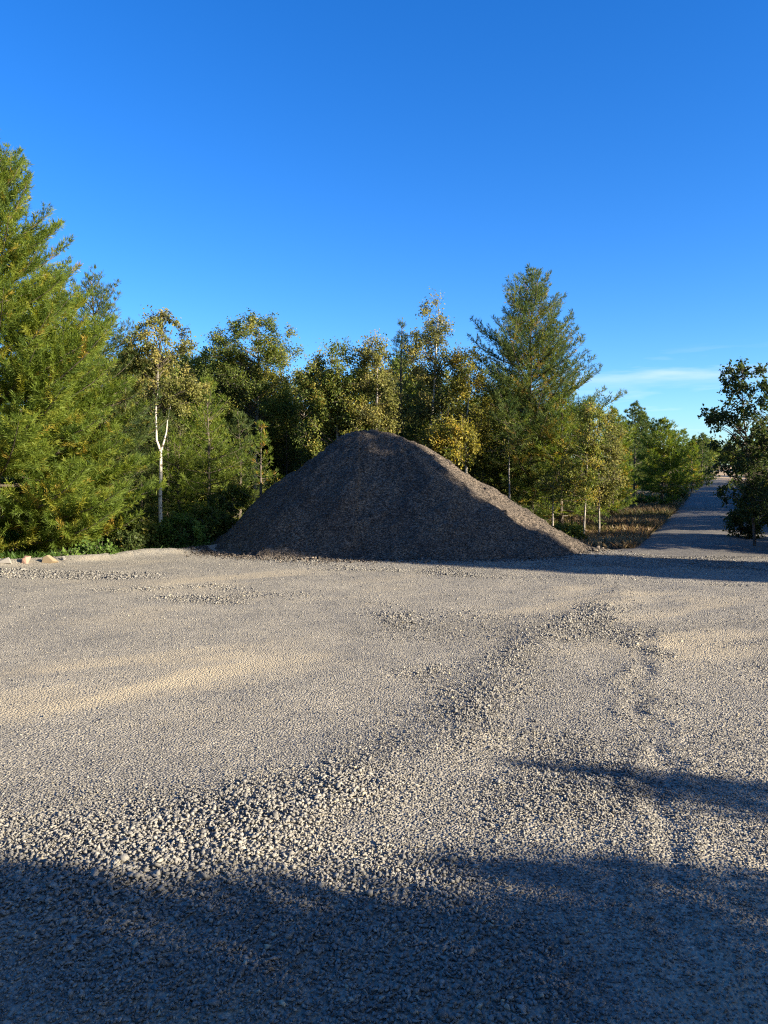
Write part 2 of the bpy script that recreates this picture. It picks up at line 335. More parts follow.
# ------------------------------------------------------------------ the gravel pile
PR = np.array([[-0.95, 16.7, 2.22], [-0.55, 16.6, 2.40], [0.05, 16.55, 2.42], [0.45, 16.45, 2.28], [1.1, 16.3, 1.98], [1.9, 16.0, 1.52], [2.6, 15.7, 1.05], [3.3, 15.4, 0.55], [4.0, 15.1, 0.02]])
def pile_z(x, y, fine=True):
    wx = (fbm(x * 0.9, y * 0.9, 90, 3) - 0.5) * 0.16
    xx = x + wx; dx = xx - np.clip(xx, -0.52, 0.08); yc = 16.5 - 0.16 * np.maximum(dx, 0)
    dy = y + (fbm(x * 0.9 + 7, y * 0.9, 93, 3) - 0.5) * 0.35 - yc
    ax_ = np.where(dx > 0, 3.95, 3.0); by_ = np.where(dy < 0, 2.95, 2.7)
    q = np.sqrt((dx / ax_) ** 2 + (dy / by_) ** 2 + 0.0018)
    z = 2.44 * (1 - q) + 0.20 * np.sin(math.pi * np.clip(q, 0, 1)) * np.where(dx < 0, 1.0, 0.55)
    ang = np.arctan2(dy, dx); rr = np.hypot(dx, dy)
    z = z + (vnoise(ang * 7, rr * 0.45, 95) - .5) * 0.16 * sst(0.3, 1.2, rr) * (1 - .5 * sst(2.4, 3.4, rr))
    z = z + (fbm(x * 2.2, y * 2.2, 92, 4) - 0.5) * 0.15 + (np.maximum(fbm(x * 5, y * 5, 96, 3), .58) - .58) * .2
    # small slumps near the crest
    z = z + 0.10 * np.exp(-(((x + 0.35) / 0.22) ** 2 + ((y - 16.05) / 0.45) ** 2)) + 0.07 * np.exp(-(((x - 0.35) / 0.3) ** 2 + ((y - 15.8) / 0.3) ** 2))
    # skirt: foot flares out
    z = np.where(z < 0.35, 0.35 - (0.35 - z) * 0.8, z)
    # ragged low lobe on the left
    z = np.maximum(z, 0.22 + 0.06 * fbm(x * 2, y * 2, 97, 2) - 0.30 * np.sqrt(((x + 2.6) / 1.1) ** 2 + ((y - 15.5) / 0.75) ** 2 + 0.03))
    return z
V, Fc = grid(np.arange(-5.2, 5.4, 0.028), np.arange(12.4, 20.6, 0.028), pile_z)
g = rng(7)
V += g.normal(0, 0.0045, V.shape)
gz = np.where(V[:, 1] < back_edge(V[:, 0]), yard_z(V[:, 0], V[:, 1]), ground_z(V[:, 0], V[:, 1]))
k = V[:, 2] > gz - 0.06
fm = k[Fc].all(1); Fc = Fc[fm]; used = np.unique(Fc); remap = np.full(len(V), -1); remap[used] = np.arange(len(used)); V = V[used]; Fc = remap[Fc]
pile = empty('gravel_pile', (0.2, 16.4, 0))
tag(pile, 'large dark conical heap of crushed gravel in the middle of the yard', 'gravel pile')
po = mk('heap', V, Fc, M['pile'], pile); po.location = (-0.2, -16.4, 0)

# ------------------------------------------------------------------ stones
def hull_variant(seed, n=9):
    g = rng(seed)
    import bmesh
    bm = bmesh.new()
    P = g.normal(size=(n, 3)); P /= np.linalg.norm(P, axis=1)[:, None]
    P *= np.array([1.0, g.uniform(.55, .9), g.uniform(.35, .6)])
    for p in P: bm.verts.new(p)
    r = bmesh.ops.convex_hull(bm, input=bm.verts)
    bmesh.ops.delete(bm, geom=[v for v in bm.verts if not v.link_faces], context='VERTS')
    bmesh.ops.triangulate(bm, faces=bm.faces); bm.normal_update()
    bm.verts.index_update()
    V = np.array([v.co[:] for v in bm.verts]); Fc = np.array([[v.index for v in f.verts] for f in bm.faces]); bm.free()
    return V, Fc
VAR = [hull_variant(s, 8 + s % 3) for s in range(10)]
VAR_LO = [hull_variant(s + 50, 6) for s in range(8)]
def rotmats(g, n, tilt=0.42):
    az = g.uniform(0, 2 * math.pi, n); ax = g.normal(0, tilt, n); ay = g.normal(0, tilt, n)
    def rx(a): z = np.zeros(n); o = np.ones(n); return np.stack([o, z, z, z, np.cos(a), -np.sin(a), z, np.sin(a), np.cos(a)], -1).reshape(n, 3, 3)
    def ryy(a): z = np.zeros(n); o = np.ones(n); return np.stack([np.cos(a), z, np.sin(a), z, o, z, -np.sin(a), z, np.cos(a)], -1).reshape(n, 3, 3)
    def rz(a): z = np.zeros(n); o = np.ones(n); return np.stack([np.cos(a), -np.sin(a), z, np.sin(a), np.cos(a), z, z, z, o], -1).reshape(n, 3, 3)
    return rx(ax) @ ryy(ay) @ rz(az)
def stones(name, P, rad, tint, mt, parent=None, seed=1, lo=False):
    g = rng(seed); n = len(P); variants = VAR_LO if lo else VAR
    which = g.integers(0, len(variants), n); RM = rotmats(g, n)
    Vs, Fs, Ts, off = [], [], [], 0
    for k, (v, f) in enumerate(variants):
        idx = np.nonzero(which == k)[0]
        if not len(idx): continue
        VV = np.einsum('nij,vj->nvi', RM[idx], v) * rad[idx][:, None, None] + P[idx][:, None, :]
        FF = f[None] + (np.arange(len(idx)) * len(v))[:, None, None] + off
        Vs.append(VV.reshape(-1, 3)); Fs.append(FF.reshape(-1, 3)); Ts.append(np.repeat(tint[idx], len(f))); off += len(idx) * len(v)
    return mk(name, np.concatenate(Vs), np.concatenate(Fs), mt, parent, np.concatenate(Ts))
def scatter(seed, y0, y1, dens, rbase, spread, lo):
    g = rng(seed)
    n = int(dens * (y1 - y0) * (1.25 * (y1) + 2.4))
    y = g.uniform(y0, y1, n); x = g.uniform(-0.62 * y1 - 1.2, 0.62 * y1 + 1.2, n)
    m = (np.abs(x) < 0.6 * y + 1.2) & (y < back_edge(x) - 0.02) & (pile_z(x, y) < 0.08); x = x[m]; y = y[m]
    c = coarse(x, y); s = sandy(x, y)
    keep = g.uniform(0, 1, len(x)) < np.clip(0.50 + 0.9 * c - 0.5 * s, 0.15, 1)
    x, y, c, s = x[keep], y[keep], c[keep], s[keep]
    r = rbase * np.exp(g.normal(0, spread, len(x))) * (0.58 + 0.85 * c) * np.where(g.uniform(size=len(x)) < .006, 1.5, 1.0)
    z = yard_z(x, y) + r * g.uniform(-0.1, 0.35, len(x)) + c * g.uniform(0, 0.012, len(x))
    t = np.clip(g.beta(2.2, 2.6, len(x)) + 0.35 * s * (g.uniform(size=len(x)) < .5), 0, 1)
    t = np.clip(t + 0.55 * (fbm(x * .55 + 9, y * .8, 81, 4) - .5) + .3 * (fbm(x * 3, y * 3, 82, 2) - .5), 0, 1)
    t = np.where(g.uniform(size=len(x)) < 0.02, g.uniform(.9, 1, len(x)), np.minimum(t, 0.9))
    return stones_args(x, y, z, r, t, lo, seed)
def stones_args(x, y, z, r, t, lo, seed): return (np.stack([x, y, z], -1), r, t, lo, seed)
zones = [scatter(1, 1.3, 4.4, 7800, 0.0076, 0.30, False), scatter(2, 4.4, 8.0, 4400, 0.0092, 0.34, True), scatter(3, 8.0, 17.0, 1500, 0.0135, 0.32, True)]
for P, r, t, lo, sd_ in zones:
    o = stones('loose_stones', P, r, t, M['stone'], None, sd_, lo)
    tag(o, ['crushed grey stones strewn over the nearest part of the yard', 'crushed grey stones strewn over the middle of the yard', 'crushed grey stones strewn over the far part of the yard'][sd_ - 1], 'gravel', kind='stuff')
# stones lying on the pile
g = rng(77); n = 26000
x = g.uniform(-4.6, 4.6, n); y = g.uniform(12.8, 17.4, n); z = pile_z(x, y); m = z > 0.0; x, y, z = x[m], y[m], z[m]
r = 0.011 * np.exp(g.normal(0, 0.4, len(x)))
o = stones('loose_pile_stones', np.stack([x - 0.2, y - 16.4, z + 0.3 * r], -1), r, np.clip(g.beta(2, 3, len(x)) + .7 * (fbm(x * 1.3, y * 1.3, 98, 3) - .5), 0, 1), M['pile_stone'], pile, 9, True); o['kind'] = 'stuff'

g = rng(78); n = 9000
a = g.uniform(math.pi * .95, math.pi * 2.05, n); k = 1.0 + np.abs(g.normal(0, .09, n))
x = -.2 + np.cos(a) * np.where(np.cos(a) > 0, 4.3, 3.6) * k; y = 16.4 + np.sin(a) * 3.05 * k; z = np.maximum(yard_z(x, y), np.where(y < back_edge(x), -9, ground_z(x, y)))
m = pile_z(x, y) < z + .1; x, y, z = x[m], y[m], z[m]; r = .016 * np.exp(g.normal(0, .45, len(x)))
tag(stones('spilled_stones', np.stack([x, y, z + .3 * r], -1), r, g.beta(2, 2.5, len(x)), M['pile_stone'], None, 12, True), 'brown stones spilled along the foot of the gravel pile', 'gravel', kind='stuff')
# ------------------------------------------------------------------ foliage builders
def blades(g, P, Dr, n, ln, wd, spread=0.55):
    """n thin needles per tuft."""
    m = len(P)
    D = Dr[:, None, :] + g.normal(0, spread, (m, n, 3)); D[..., 2] += 0.12
    D /= np.linalg.norm(D, axis=2)[..., None]
    Lh = ln * g.uniform(0.65, 1.15, (m, n, 1))
    S_ = np.cross(D, g.normal(0, 1, (m, n, 3))); S_ /= np.linalg.norm(S_, axis=2)[..., None]; S_ *= wd * 0.5
    base = P[:, None, :] + g.normal(0, 0.012, (m, n, 3))
    mid = base + D * Lh * 0.45
    V = np.stack([base, mid + S_, base + D * Lh, mid - S_], 2).reshape(-1, 3)
    Fc = np.arange(m * n * 4).reshape(-1, 4)
    return V, Fc
def conifer(name, loc, H, Rad, seed, z0=0.35, gap=0.34, nb=5, tuft=0.11, dens=1.0, nblade=9, wd=0.011, prof=None, mt='pine', yellow=0.3, up=1.0, lean=(0, 0), irr=0.22, bark='bark', limbs=True, tw=0.30):
    g = rng(seed); root = empty(name, loc)
    T = Tubes(); m = 9; t = np.linspace(0, 1, m)
    bend = (g.normal(0, 0.02 * H, 2))
    def ax(zz):
        tt = zz / H
        return np.array([lean[0] * tt + bend[0] * math.sin(tt * 3.1), lean[1] * tt + bend[1] * math.sin(tt * 2.6), zz])
    r0 = 0.013 * H + 0.02
    T.add([ax(z - (0.15 if i == 0 else 0)) for i, z in enumerate(t * H)], np.maximum(r0 * (1 - t) ** 0.9, 0.008), 7)
    P, D, Y = [], [], []
    z = z0
    prof = prof or ((0, .8), (.12, 1), (.3, .92), (.55, .66), (.8, .34), (1, .06))
    px, pv = zip(*prof)
    while z < H * 0.985:
        tt = z / H
        k = nb if tt < 0.9 else 4
        a0 = g.uniform(0, 6.28)
        for b in range(k):
            az = a0 + b * 6.283 / k + g.normal(0, 0.25)
            Lb = Rad * np.interp(tt, px, pv) * (1 + g.normal(0, irr)); Lb = max(Lb, 0.12)
            el = R(np.interp(tt, [0, .4, .8, 1], [2, 14, 34, 58])) * up + g.normal(0, 0.10)
            dh = np.array([math.cos(az), math.sin(az), 0]); o0 = ax(z + g.normal(0, 0.05))
            ss = np.linspace(0, 1, 6)
            def pt(s): 
                return o0 + dh * Lb * s * math.cos(el) + np.array([0, 0, Lb * s * math.sin(el) - 0.10 * Lb * s + 0.22 * Lb * s ** 3])
            if limbs: T.add([pt(s) for s in ss], np.maximum(0.011 * Lb * (1 - ss) + 0.003, 0.003), 4)
            step = 0.115 / dens / max(Lb, 0.3)
            s = 0.16 + g.uniform(0, step)
            while s < 1.0:
                p = pt(s); tg = pt(min(s + .05, 1.03)) - pt(s - .03); tg /= np.linalg.norm(tg)
                for sd in (-1, 1):
                    aa = sd * R(g.uniform(35, 70)); c, sn = math.cos(aa), math.sin(aa)
                    d = np.array([tg[0] * c - tg[1] * sn, tg[0] * sn + tg[1] * c, tg[2] + g.normal(0.12, tw)]); d /= np.linalg.norm(d)
                    lt = (0.40 * Lb * (1 - s) ** 0.7 + 0.10) * g.uniform(0.6, 1.15)
                    nt_ = max(1, int(lt / (0.085 / dens)))
                    q = (np.arange(nt_) + g.uniform(0.3, 1.0)) / nt_
                    q = q * lt
                    P.append(p + d * q[:, None] + np.array([0, 0, 0.12]) * (q[:, None] ** 2)); D.append(np.repeat(d[None], nt_, 0))
                    base_y = g.uniform(0, 0.55) + (yellow if g.uniform() < 0.35 * (1 - s) + 0.05 else 0)
                    Y.append(base_y + 0.35 * yellow * (1 - q / max(lt, .01)) * (g.uniform() < .5) + g.normal(0, .05, nt_))
                s += step * g.uniform(0.7, 1.3)
            P.append(pt(1.0)[None]); D.append(tg[None] + np.array([[0, 0, .3]])); Y.append(np.array([0.35]))
        z += gap * g.uniform(0.75, 1.25) * (0.65 + 0.5 * (1 - tt))
    P.append(ax(H)[None]); D.append(np.array([[0, 0, 1.]])); Y.append(np.array([.4]))
    P = np.concatenate(P); D = np.concatenate(D); Y = np.clip(np.concatenate(Y), 0, 1)
    V, Fc = blades(g, P, D, nblade, tuft, wd)
    T.build('trunk', M[bark], root)
    mk('crown', V, Fc, M[mt], root, np.repeat(Y, nblade))
    return root
def leafset(g, P, Dn, size, asp=0.6):
    n = len(P)
    d = g.normal(0, 1, (n, 3)); d[:, 2] -= 0.5; d /= np.linalg.norm(d, axis=1)[:, None]
    nrm = g.normal(0, 1, (n, 3)) + np.array([0, 0, 0.7]); s = np.cross(d, nrm); s /= np.linalg.norm(s, axis=1)[:, None]
    up = np.cross(s, d)
    ln = size * g.uniform(0.6, 1.25, (n, 1)); w = ln * asp * 0.5
    v0 = P; v2 = P + d * ln; mid = P + d * ln * 0.45
    V = np.stack([v0, mid + s * w + up * w * .35, v2, mid - s * w + up * w * .35], 1).reshape(-1, 3)
    return V, np.arange(n * 4).reshape(-1, 4)
def decid(name, loc, H, seed, lobes, nclump=70, leaf=0.05, per=90, mt='leaf', bark='bark_grey', tr=None, path=None, forks=None, csize=0.28, base_t=0.25, tspread=0.25, shell=0.55, twigs=6, tshift=0.0, multi=1):
    """lobes: (x, y, z, rx, ry, rz, weight) ellipsoids round the trunk."""
    g = rng(seed); root = empty(name, loc); T = Tubes(); TL = Tubes()
    tr = tr or 0.010 * H + 0.012
    if path is None:
        zz = np.linspace(0, 1, 9) ; top = lobes[0]
        wob = g.normal(0, 0.012 * H, (9, 2)).cumsum(0) * 0.5
        path = np.stack([top[0] * zz + wob[:, 0] * zz, top[1] * zz + wob[:, 1] * zz, zz * H * 0.93], 1)
    path = np.asarray(path, float); path[0, 2] -= 0.15
    tt = np.linspace(0, 1, len(path)); T.add(path, np.maximum(tr * (1 - tt) ** 0.75, 0.006), 7)
    for fk in (forks or []): 
        fk = np.asarray(fk, float); T.add(fk, np.linspace(tr * .5, 0.008, len(fk)), 6)
    w = np.array([l[6] for l in lobes], float); w /= w.sum()
    P, Y = [], []
    for c in range(nclump):
        l = lobes[g.choice(len(lobes), p=w)]
        u = g.normal(0, 1, 3); u /= np.linalg.norm(u); rr = g.uniform(0, 1) ** (1 / 3.) * (1 - shell) + shell * g.uniform(.85, 1.05)
        C = np.array(l[:3]) + u * rr * np.array(l[3:6])
        # limb from the trunk
        zt = max(min(C[2] - 0.35 * np.hypot(C[0], C[1]) - 0.15, path[-1, 2]), base_t * H)
        a = np.array([np.interp(zt, path[:, 2], path[:, q]) for q in range(3)])
        mid = (a + C) / 2 + np.array([0, 0, 0.08 * np.linalg.norm(C - a)]) + g.normal(0, 0.04, 3)
        Lc = np.linalg.norm(C - a)
        TL.add([a, (a + mid) / 2 + g.normal(0, .015, 3), mid, (mid + C) / 2, C], np.array([1, .8, .6, .4, .25]) * max(0.006, 0.011 * Lc), 4)
        cy = np.clip(g.normal(0.38 + tshift, tspread), 0, 1); cs = csize * g.uniform(0.7, 1.3)
        for k in range(twigs):
            d = g.normal(0, 1, 3) + 0.5 * u + np.array([0, 0, .25]); d /= np.linalg.norm(d); lt = cs * g.uniform(.6, 1.3)
            TL.add([C, C + d * lt * .5 + g.normal(0, .01, 3), C + d * lt], [0.006, 0.004, 0.002], 3)
            n = max(2, int(per * 2.3 / twigs)); q = g.uniform(0.1, 1.05, n)
            P.append(C + d * (q * lt)[:, None] + g.normal(0, 0.20 * cs, (n, 3))); Y.append(cy + g.normal(0, 0.13, n))
    P = np.concatenate(P); Y = np.clip(np.concatenate(Y), 0, 1)
    V, Fc = leafset(g, P, None, leaf)
    T.build('trunk', M[bark], root); TL.build('limbs', M['bark'], root); mk('crown', V, Fc, M[mt], root, Y)
    return root
def tree_loc(px, D):
    x = px2x(px, D)
    inyard = D < float(back_edge(np.array(x)))
    z = float(yard_z(np.array(x), np.array(float(D)))) if inyard else float(ground_z(np.array(x), np.array(float(D))))
    return (x, D, z)
def H_of(px, D, top): return py2z(top, D) - tree_loc(px, D)[2]

# ------------------------------------------------------------------ named trees, left to right
def pine(px, D, top, rpx, label, seed, **k):
    o = conifer('pine_tree', tree_loc(px, D), H_of(px, D, top), rpx / F * D, seed, **k)
    return tag(o, label, 'pine tree')
G_BACK = None
pine(-8, 14.6, 132, 148, 'tall sunlit pine at the left edge, the highest tree of all', 11, gap=0.36, nb=6, tw=.2, dens=1.2, nblade=15, tuft=0.12, z0=0.2, yellow=0.35, irr=0.12, prof=((0, .85), (.1, 1), (.28, 1), (.5, .74), (.8, .38), (1, .05)))
pine(56, 15.6, 272, 92, 'yellow green pine tucked between the tall left pine and the birch', 12, gap=0.36, nb=6, tw=.2, dens=1.2, nblade=13, tuft=0.12, z0=0.2, yellow=0.4)
pine(98, 17.2, 284, 62, 'bluish green pine crown rising just left of the white birch', 13, gap=0.27, dens=1.0, mt='pine_blue', z0=0.5, prof=((0, .9), (.2, 1), (.5, .9), (.8, .6), (1, .1)))
# white birch with its fork
D = 17.0; bx, by, bz = tree_loc(160, D); s = D / F
bh = lambda py: py2z(py, D) - bz
bp = [[0, 0, 0], [0.0, 0, bh(500)], [0.02, 0, bh(475)], [0.03, 0, bh(452)], [-0.06, 0, bh(440)], [-0.07, 0.02, bh(410)], [-0.02, 0.03, bh(390)], [0.0, 0, bh(370)]]
fk = [[0.03, 0, bh(452)], [0.12, -.02, bh(440)], [0.17, -.03, bh(432)], [0.20, -.03, bh(420)], [0.27, 0, bh(405)]]
o = decid('birch_tree', (bx, by, bz), bh(312), 21, [(0, 0.2, bh(345), 0.68, .6, .62, 1.0), (0.10, 0.35, bh(385), 0.85, .5, .55, 1.0), (.45, .4, bh(400), .5, .5, .6, .55), (-.45, .3, bh(365), .4, .4, .4, .4)], nclump=90, leaf=0.06, per=60, mt='leaf_olive', bark='birch', path=bp, forks=[fk], tr=0.05, csize=0.22, base_t=0.55, twigs=5, shell=.4, tshift=.1)
tag(o, 'slender white birch with a forked trunk and thin bronze leaves', 'birch tree')
pine(208, 18.6, 385, 52, 'young green pine just right of the white birch trunk', 14, gap=0.26, z0=0.15, yellow=0.15, prof=((0, .8), (.15, 1), (.5, .75), (.8, .4), (1, .05)))
pine(182, 18.2, 430, 34, 'small bushy pine low behind the white birch trunk', 15, gap=0.24, z0=0.1, yellow=0.1, prof=((0, .9), (.4, .9), (.8, .5), (1, .1)))
pine(262, 17.9, 424, 24, 'small pine with yellowing inner needles beside the left slope of the gravel pile', 16, gap=0.27, z0=0.4, yellow=0.7, dens=.9)
pine(238, 19.5, 412, 36, 'short dark green pine between two young pines left of the pile', 17, gap=0.26, z0=0.1, yellow=0.15, mt='pine_blue')
def dec(px, D, top, lobes, label, seed, **k):
    x, y, z = tree_loc(px, D); s = D / F
    LB = [((a[0] - px) * s, a[4] if len(a) > 4 else 0.0, py2z(a[1], D) - z, a[2] * s, a[2] * s, a[3] * s, a[2] * a[3]) for a in lobes]
    o = decid('leafy_tree', (x, y, z), H_of(px, D, top), seed, LB, **k)
    return tag(o, label, 'tree')
dec(255, 22, 318, [(255, 352, 38, 32), (228, 378, 30, 28), (282, 380, 26, 32), (255, 410, 44, 30)], 'round topped broad tree of dull green leaves left of the pile', 31, nclump=210, leaf=0.06, per=95, csize=.30, tshift=.05)
dec(338, 20.6, 344, [(338, 372, 26, 24), (320, 400, 20, 26), (350, 402, 26, 26), (338, 440, 36, 30)], 'rounded leafy tree directly behind the crest of the pile with yellow patches', 32, nclump=210, leaf=0.06, per=80, tshift=.15, tspread=.3)
dec(376, 20.2, 340, [(376, 366, 14, 24), (378, 400, 18, 26), (372, 430, 20, 22)], 'narrow leafy tree with orange tinged leaves right behind the crest', 33, nclump=75, leaf=0.06, per=80, mt='leaf_olive', tshift=.15)
pine(402, 22, 322, 26, 'narrow dark pine standing behind the tall slim birch', 18, gap=.3, mt='pine_blue', yellow=.2)
dec(424, 20.5, 300, [(433, 325, 10, 26), (428, 358, 18, 26), (422, 395, 22, 26), (412, 345, 10, 14)], 'tall slim birch with a pale trunk rising above the right shoulder of the pile', 34, nclump=85, leaf=0.06, per=60, mt='leaf_olive', bark='birch', tshift=.1, tr=.07, base_t=.5)
dec(466, 20, 350, [(466, 374, 16, 24), (464, 405, 22, 24), (470, 440, 20, 24)], 'thin leaved poplar tree left of the broad pine, its leaves turning yellow', 35, nclump=85, leaf=0.06, per=65, mt='leaf_yellow', bark='birch', tshift=-.05, tr=.05)
dec(450, 18.6, 418, [(450, 436, 20, 16), (462, 446, 14, 12), (438, 450, 14, 12)], 'low bushy tree with bright yellow leaves behind the right slope of the pile', 36, nclump=55, leaf=0.065, per=60, mt='leaf_yellow', tshift=.12)
# the broad pine
pine(531, 20.5, 276, 74, 'broad tall pine right of the pile, its right branches sunlit', 19, gap=0.30, nb=7, tw=.24, dens=1.0, z0=0.5, mt='pine_blue', yellow=0.45, irr=.2, nblade=9, tuft=.12, wd=.013,
     prof=((0, .55), (.18, .78), (.35, .98), (.48, 1.0), (.6, .78), (.8, .50), (.93, .24), (1, .05)))
pine(562, 19.9, 398, 58, 'low wide pine spreading under the right side of the broad pine', 20, gap=.3, z0=.5, yellow=.5, prof=((0, .7), (.3, 1), (.6, .9), (1, .15)))
pine(502, 21, 420, 50, 'dark young pine in the shade left under the broad pine', 40, gap=.3, z0=.3, mt='pine_blue', yellow=.2)
dec(510, 19.3, 428, [(510, 438, 16, 14), (500, 452, 10, 10)], 'thin crooked bare trunked sapling in front of the broad pine', 37, nclump=16, leaf=.05, per=40, bark='bark_grey', tr=.035, base_t=.7)
dec(553, 18.3, 470, [(553, 482, 12, 10), (548, 494, 9, 8)], 'small birch stub with few leaves where the pile slope meets the brush', 38, nclump=12, leaf=.05, per=40, bark='bark_grey', tr=.03, base_t=.5)
dec(584, 17.8, 404, [(590, 430, 16, 26), (580, 465, 20, 22), (575, 490, 20, 14)], 'young birch with airy green leaves, the left one of the pair by the road', 39, nclump=85, leaf=.05, per=55, mt='leaf', bark='bark_grey', tr=.026, base_t=.3, tshift=.22, csize=.2)
dec(600, 18.2, 412, [(600, 436, 18, 26), (604, 468, 18, 22), (600, 490, 14, 12)], 'young birch with pale trunk leaning by the road, the right one of the pair', 41, nclump=75, leaf=.05, per=50, mt='leaf_olive', bark='bark_grey', tr=.024, base_t=.3, tshift=.05, csize=.2)
pine(612, 27, 412, 21, 'golden green pine behind the pair of young birches', 42, gap=0.26, z0=.4, tuft=.14, wd=.018, nblade=11, dens=0.94, yellow=.7, prof=((0, .9), (.3, 1), (.7, .75), (1, .1)), nb=7, irr=.14)
pine(634, 48, 406, 26, 'dark far pine whose tip stands above its neighbours left of the road', 43, gap=0.41, tuft=.2, wd=.03, nblade=11, dens=0.56, mt='pine_blue', yellow=.1, nb=7, irr=.14, z0=.25, prof=((0, .75), (.15, 1), (.45, .9), (.75, .55), (1, .06)))
pine(661, 31, 422, 29, 'full rounded pine standing alone on the grass left of the road', 44, gap=0.26, z0=.3, tuft=.14, wd=.018, nblade=11, dens=0.94, yellow=.35, prof=((0, .4), (.13, .7), (.3, 1), (.5, .85), (.8, .5), (1, .05)), nb=7, irr=.14)
pine(692, 52, 442, 13, 'small golden pine beside the far stretch of the road', 46, gap=0.34, tuft=.18, wd=.025, nblade=11, dens=0.69, yellow=.6, nb=7, irr=.14, z0=.25, prof=((0, .75), (.15, 1), (.45, .9), (.75, .55), (1, .06)))
pine(702, 66, 434, 11, 'blue green pine nearest the sandy clearing', 47, gap=0.38, tuft=.2, wd=.03, nblade=11, dens=0.56, mt='pine_blue', yellow=.1, nb=7, irr=.14, z0=.25, prof=((0, .75), (.15, 1), (.45, .9), (.75, .55), (1, .06)))
pine(683, 66, 430, 12, 'far pine with a pale pointed tip near the cloud streak', 48, gap=0.38, tuft=.2, wd=.03, nblade=11, dens=0.56, yellow=.3, nb=7, irr=.14, z0=.25, prof=((0, .75), (.15, 1), (.45, .9), (.75, .55), (1, .06)))
dec(706, 78, 436, [(706, 447, 9, 9), (702, 454, 8, 8)], 'far leafy tree beside the end of the road', 49, nclump=60, leaf=.2, per=30, csize=.6)

# right-hand saplings
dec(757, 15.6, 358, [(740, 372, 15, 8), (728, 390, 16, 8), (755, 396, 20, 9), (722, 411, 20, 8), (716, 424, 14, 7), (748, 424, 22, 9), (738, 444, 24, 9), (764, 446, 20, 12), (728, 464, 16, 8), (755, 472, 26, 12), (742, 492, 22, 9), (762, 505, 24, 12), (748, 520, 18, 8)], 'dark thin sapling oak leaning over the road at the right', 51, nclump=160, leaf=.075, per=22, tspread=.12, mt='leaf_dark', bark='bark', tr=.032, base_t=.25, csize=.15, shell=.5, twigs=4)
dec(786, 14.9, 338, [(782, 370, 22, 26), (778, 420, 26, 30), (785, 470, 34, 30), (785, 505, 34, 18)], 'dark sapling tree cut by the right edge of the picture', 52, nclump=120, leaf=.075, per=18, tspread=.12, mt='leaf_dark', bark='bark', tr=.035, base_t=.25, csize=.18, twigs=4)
dec(772, 19.0, 436, [(770, 458, 22, 20), (765, 485, 22, 16)], 'low bush with a few sunlit yellow leaves behind the right saplings', 53, nclump=50, leaf=.07, per=40, mt='leaf_yellow', bark='bark', tr=.03, csize=.2)

# ------------------------------------------------------------------ copied trees
def copy_tree(src, loc, rz, sc, label, group):
    r = src.copy(); COL.objects.link(r); r.location = loc; r.rotation_euler.z = rz; r.scale = (sc[0], sc[0], sc[1])
    for k in list(r.keys()):
        if k in ('label', 'group', 'category', 'kind'): del r[k]
    tag(r, label, 'tree', group)
    for ch in src.children:
        c = ch.copy(); COL.objects.link(c); c.parent = r
    return r
pA = conifer('forest_pine', (-9, 24, -0.1), 5.6, 1.5, 61, gap=.34, tuft=.15, wd=.018, nblade=7, dens=.72, mt='pine_blue', z0=.3); tag(pA, 'dark pine furthest back in the wood above the left bushes', 'tree', 'pines deep in the wood')
dA = decid('forest_tree', (-4.6, 25, -0.1), 5.2, 62, [(0, 0, 3.9, 1.1, 1.1, 1.2, 1), (.4, .2, 2.6, 1.4, 1.3, 1.2, 1.2), (-.4, .1, 1.6, 1.3, 1.3, 1.0, 1)], nclump=230, leaf=.085, per=60, csize=.34); tag(dA, 'shaded leafy tree furthest back in the wood left of the pile', 'tree', 'leafy trees deep in the wood')
g = rng(5)
fill = [(20, 19, 300, 0), (70, 20, 330, 0), (128, 20.5, 372, 0), (150, 21.5, 345, 1), (186, 23, 352, 1), (128, 24, 350, 1), (206, 25, 355, 1), (232, 24, 395, 0), (300, 24.5, 376, 1), (288, 23, 410, 0), (318, 26, 372, 1), (362, 25, 372, 1), (395, 25, 356, 1), (420, 26, 370, 1), (445, 24, 372, 1), (448, 26, 390, 0), (484, 24, 392, 1), (478, 26, 400, 0), (508, 26, 380, 1), (520, 24, 400, 1), (560, 27, 400, 1), (545, 25, 420, 0), (590, 33, 425, 0), (310, 21.5, 430, 0), (370, 20.5, 425, 1), (415, 21.5, 410, 0), (480, 20.5, 430, 0), (165, 20, 400, 0), (140, 19.2, 440, 0), (205, 21.5, 400, 1)]
FL = ['dark pine deep behind the tall left pine', 'dark pine behind the gap between the two left pines', 'dark pine directly left of the white birch crown', 'leafy tree showing through the white birch crown', 'leafy tree between the white birch crown and the round topped tree', 'dark leafy tree behind the bluish pine crown', 'leafy tree just left of the round topped tree', 'dark pine under the left side of the round topped tree',
      'leafy tree between the round topped tree and the tree behind the crest', 'dark pine right below the round topped tree', 'leafy tree left behind the tree with yellow patches', 'leafy tree right behind the tree with yellow patches', 'leafy tree behind the narrow dark pine', 'leafy tree behind the lower crown of the tall slim birch', 'leafy tree between the tall slim birch and the poplar', 'dark pine above the bright yellow bushy tree',
      'leafy tree between the poplar and the broad pine', 'dark pine behind the poplar', 'leafy tree behind the left branches of the broad pine', 'leafy tree behind the trunk of the broad pine', 'leafy tree behind the right branches of the broad pine', 'dark pine low behind the trunk of the broad pine', 'dark pine behind the left birch of the roadside pair', 'dark low pine left of the crest behind the pile', 'leafy low tree just behind the highest point of the pile', 'dark low pine behind the foot of the tall slim birch',
      'dark low pine behind the right shoulder of the pile', 'dark pine right behind the white birch trunk', 'dark low pine left of the white birch trunk', 'leafy tree above the young pines left of the pile']
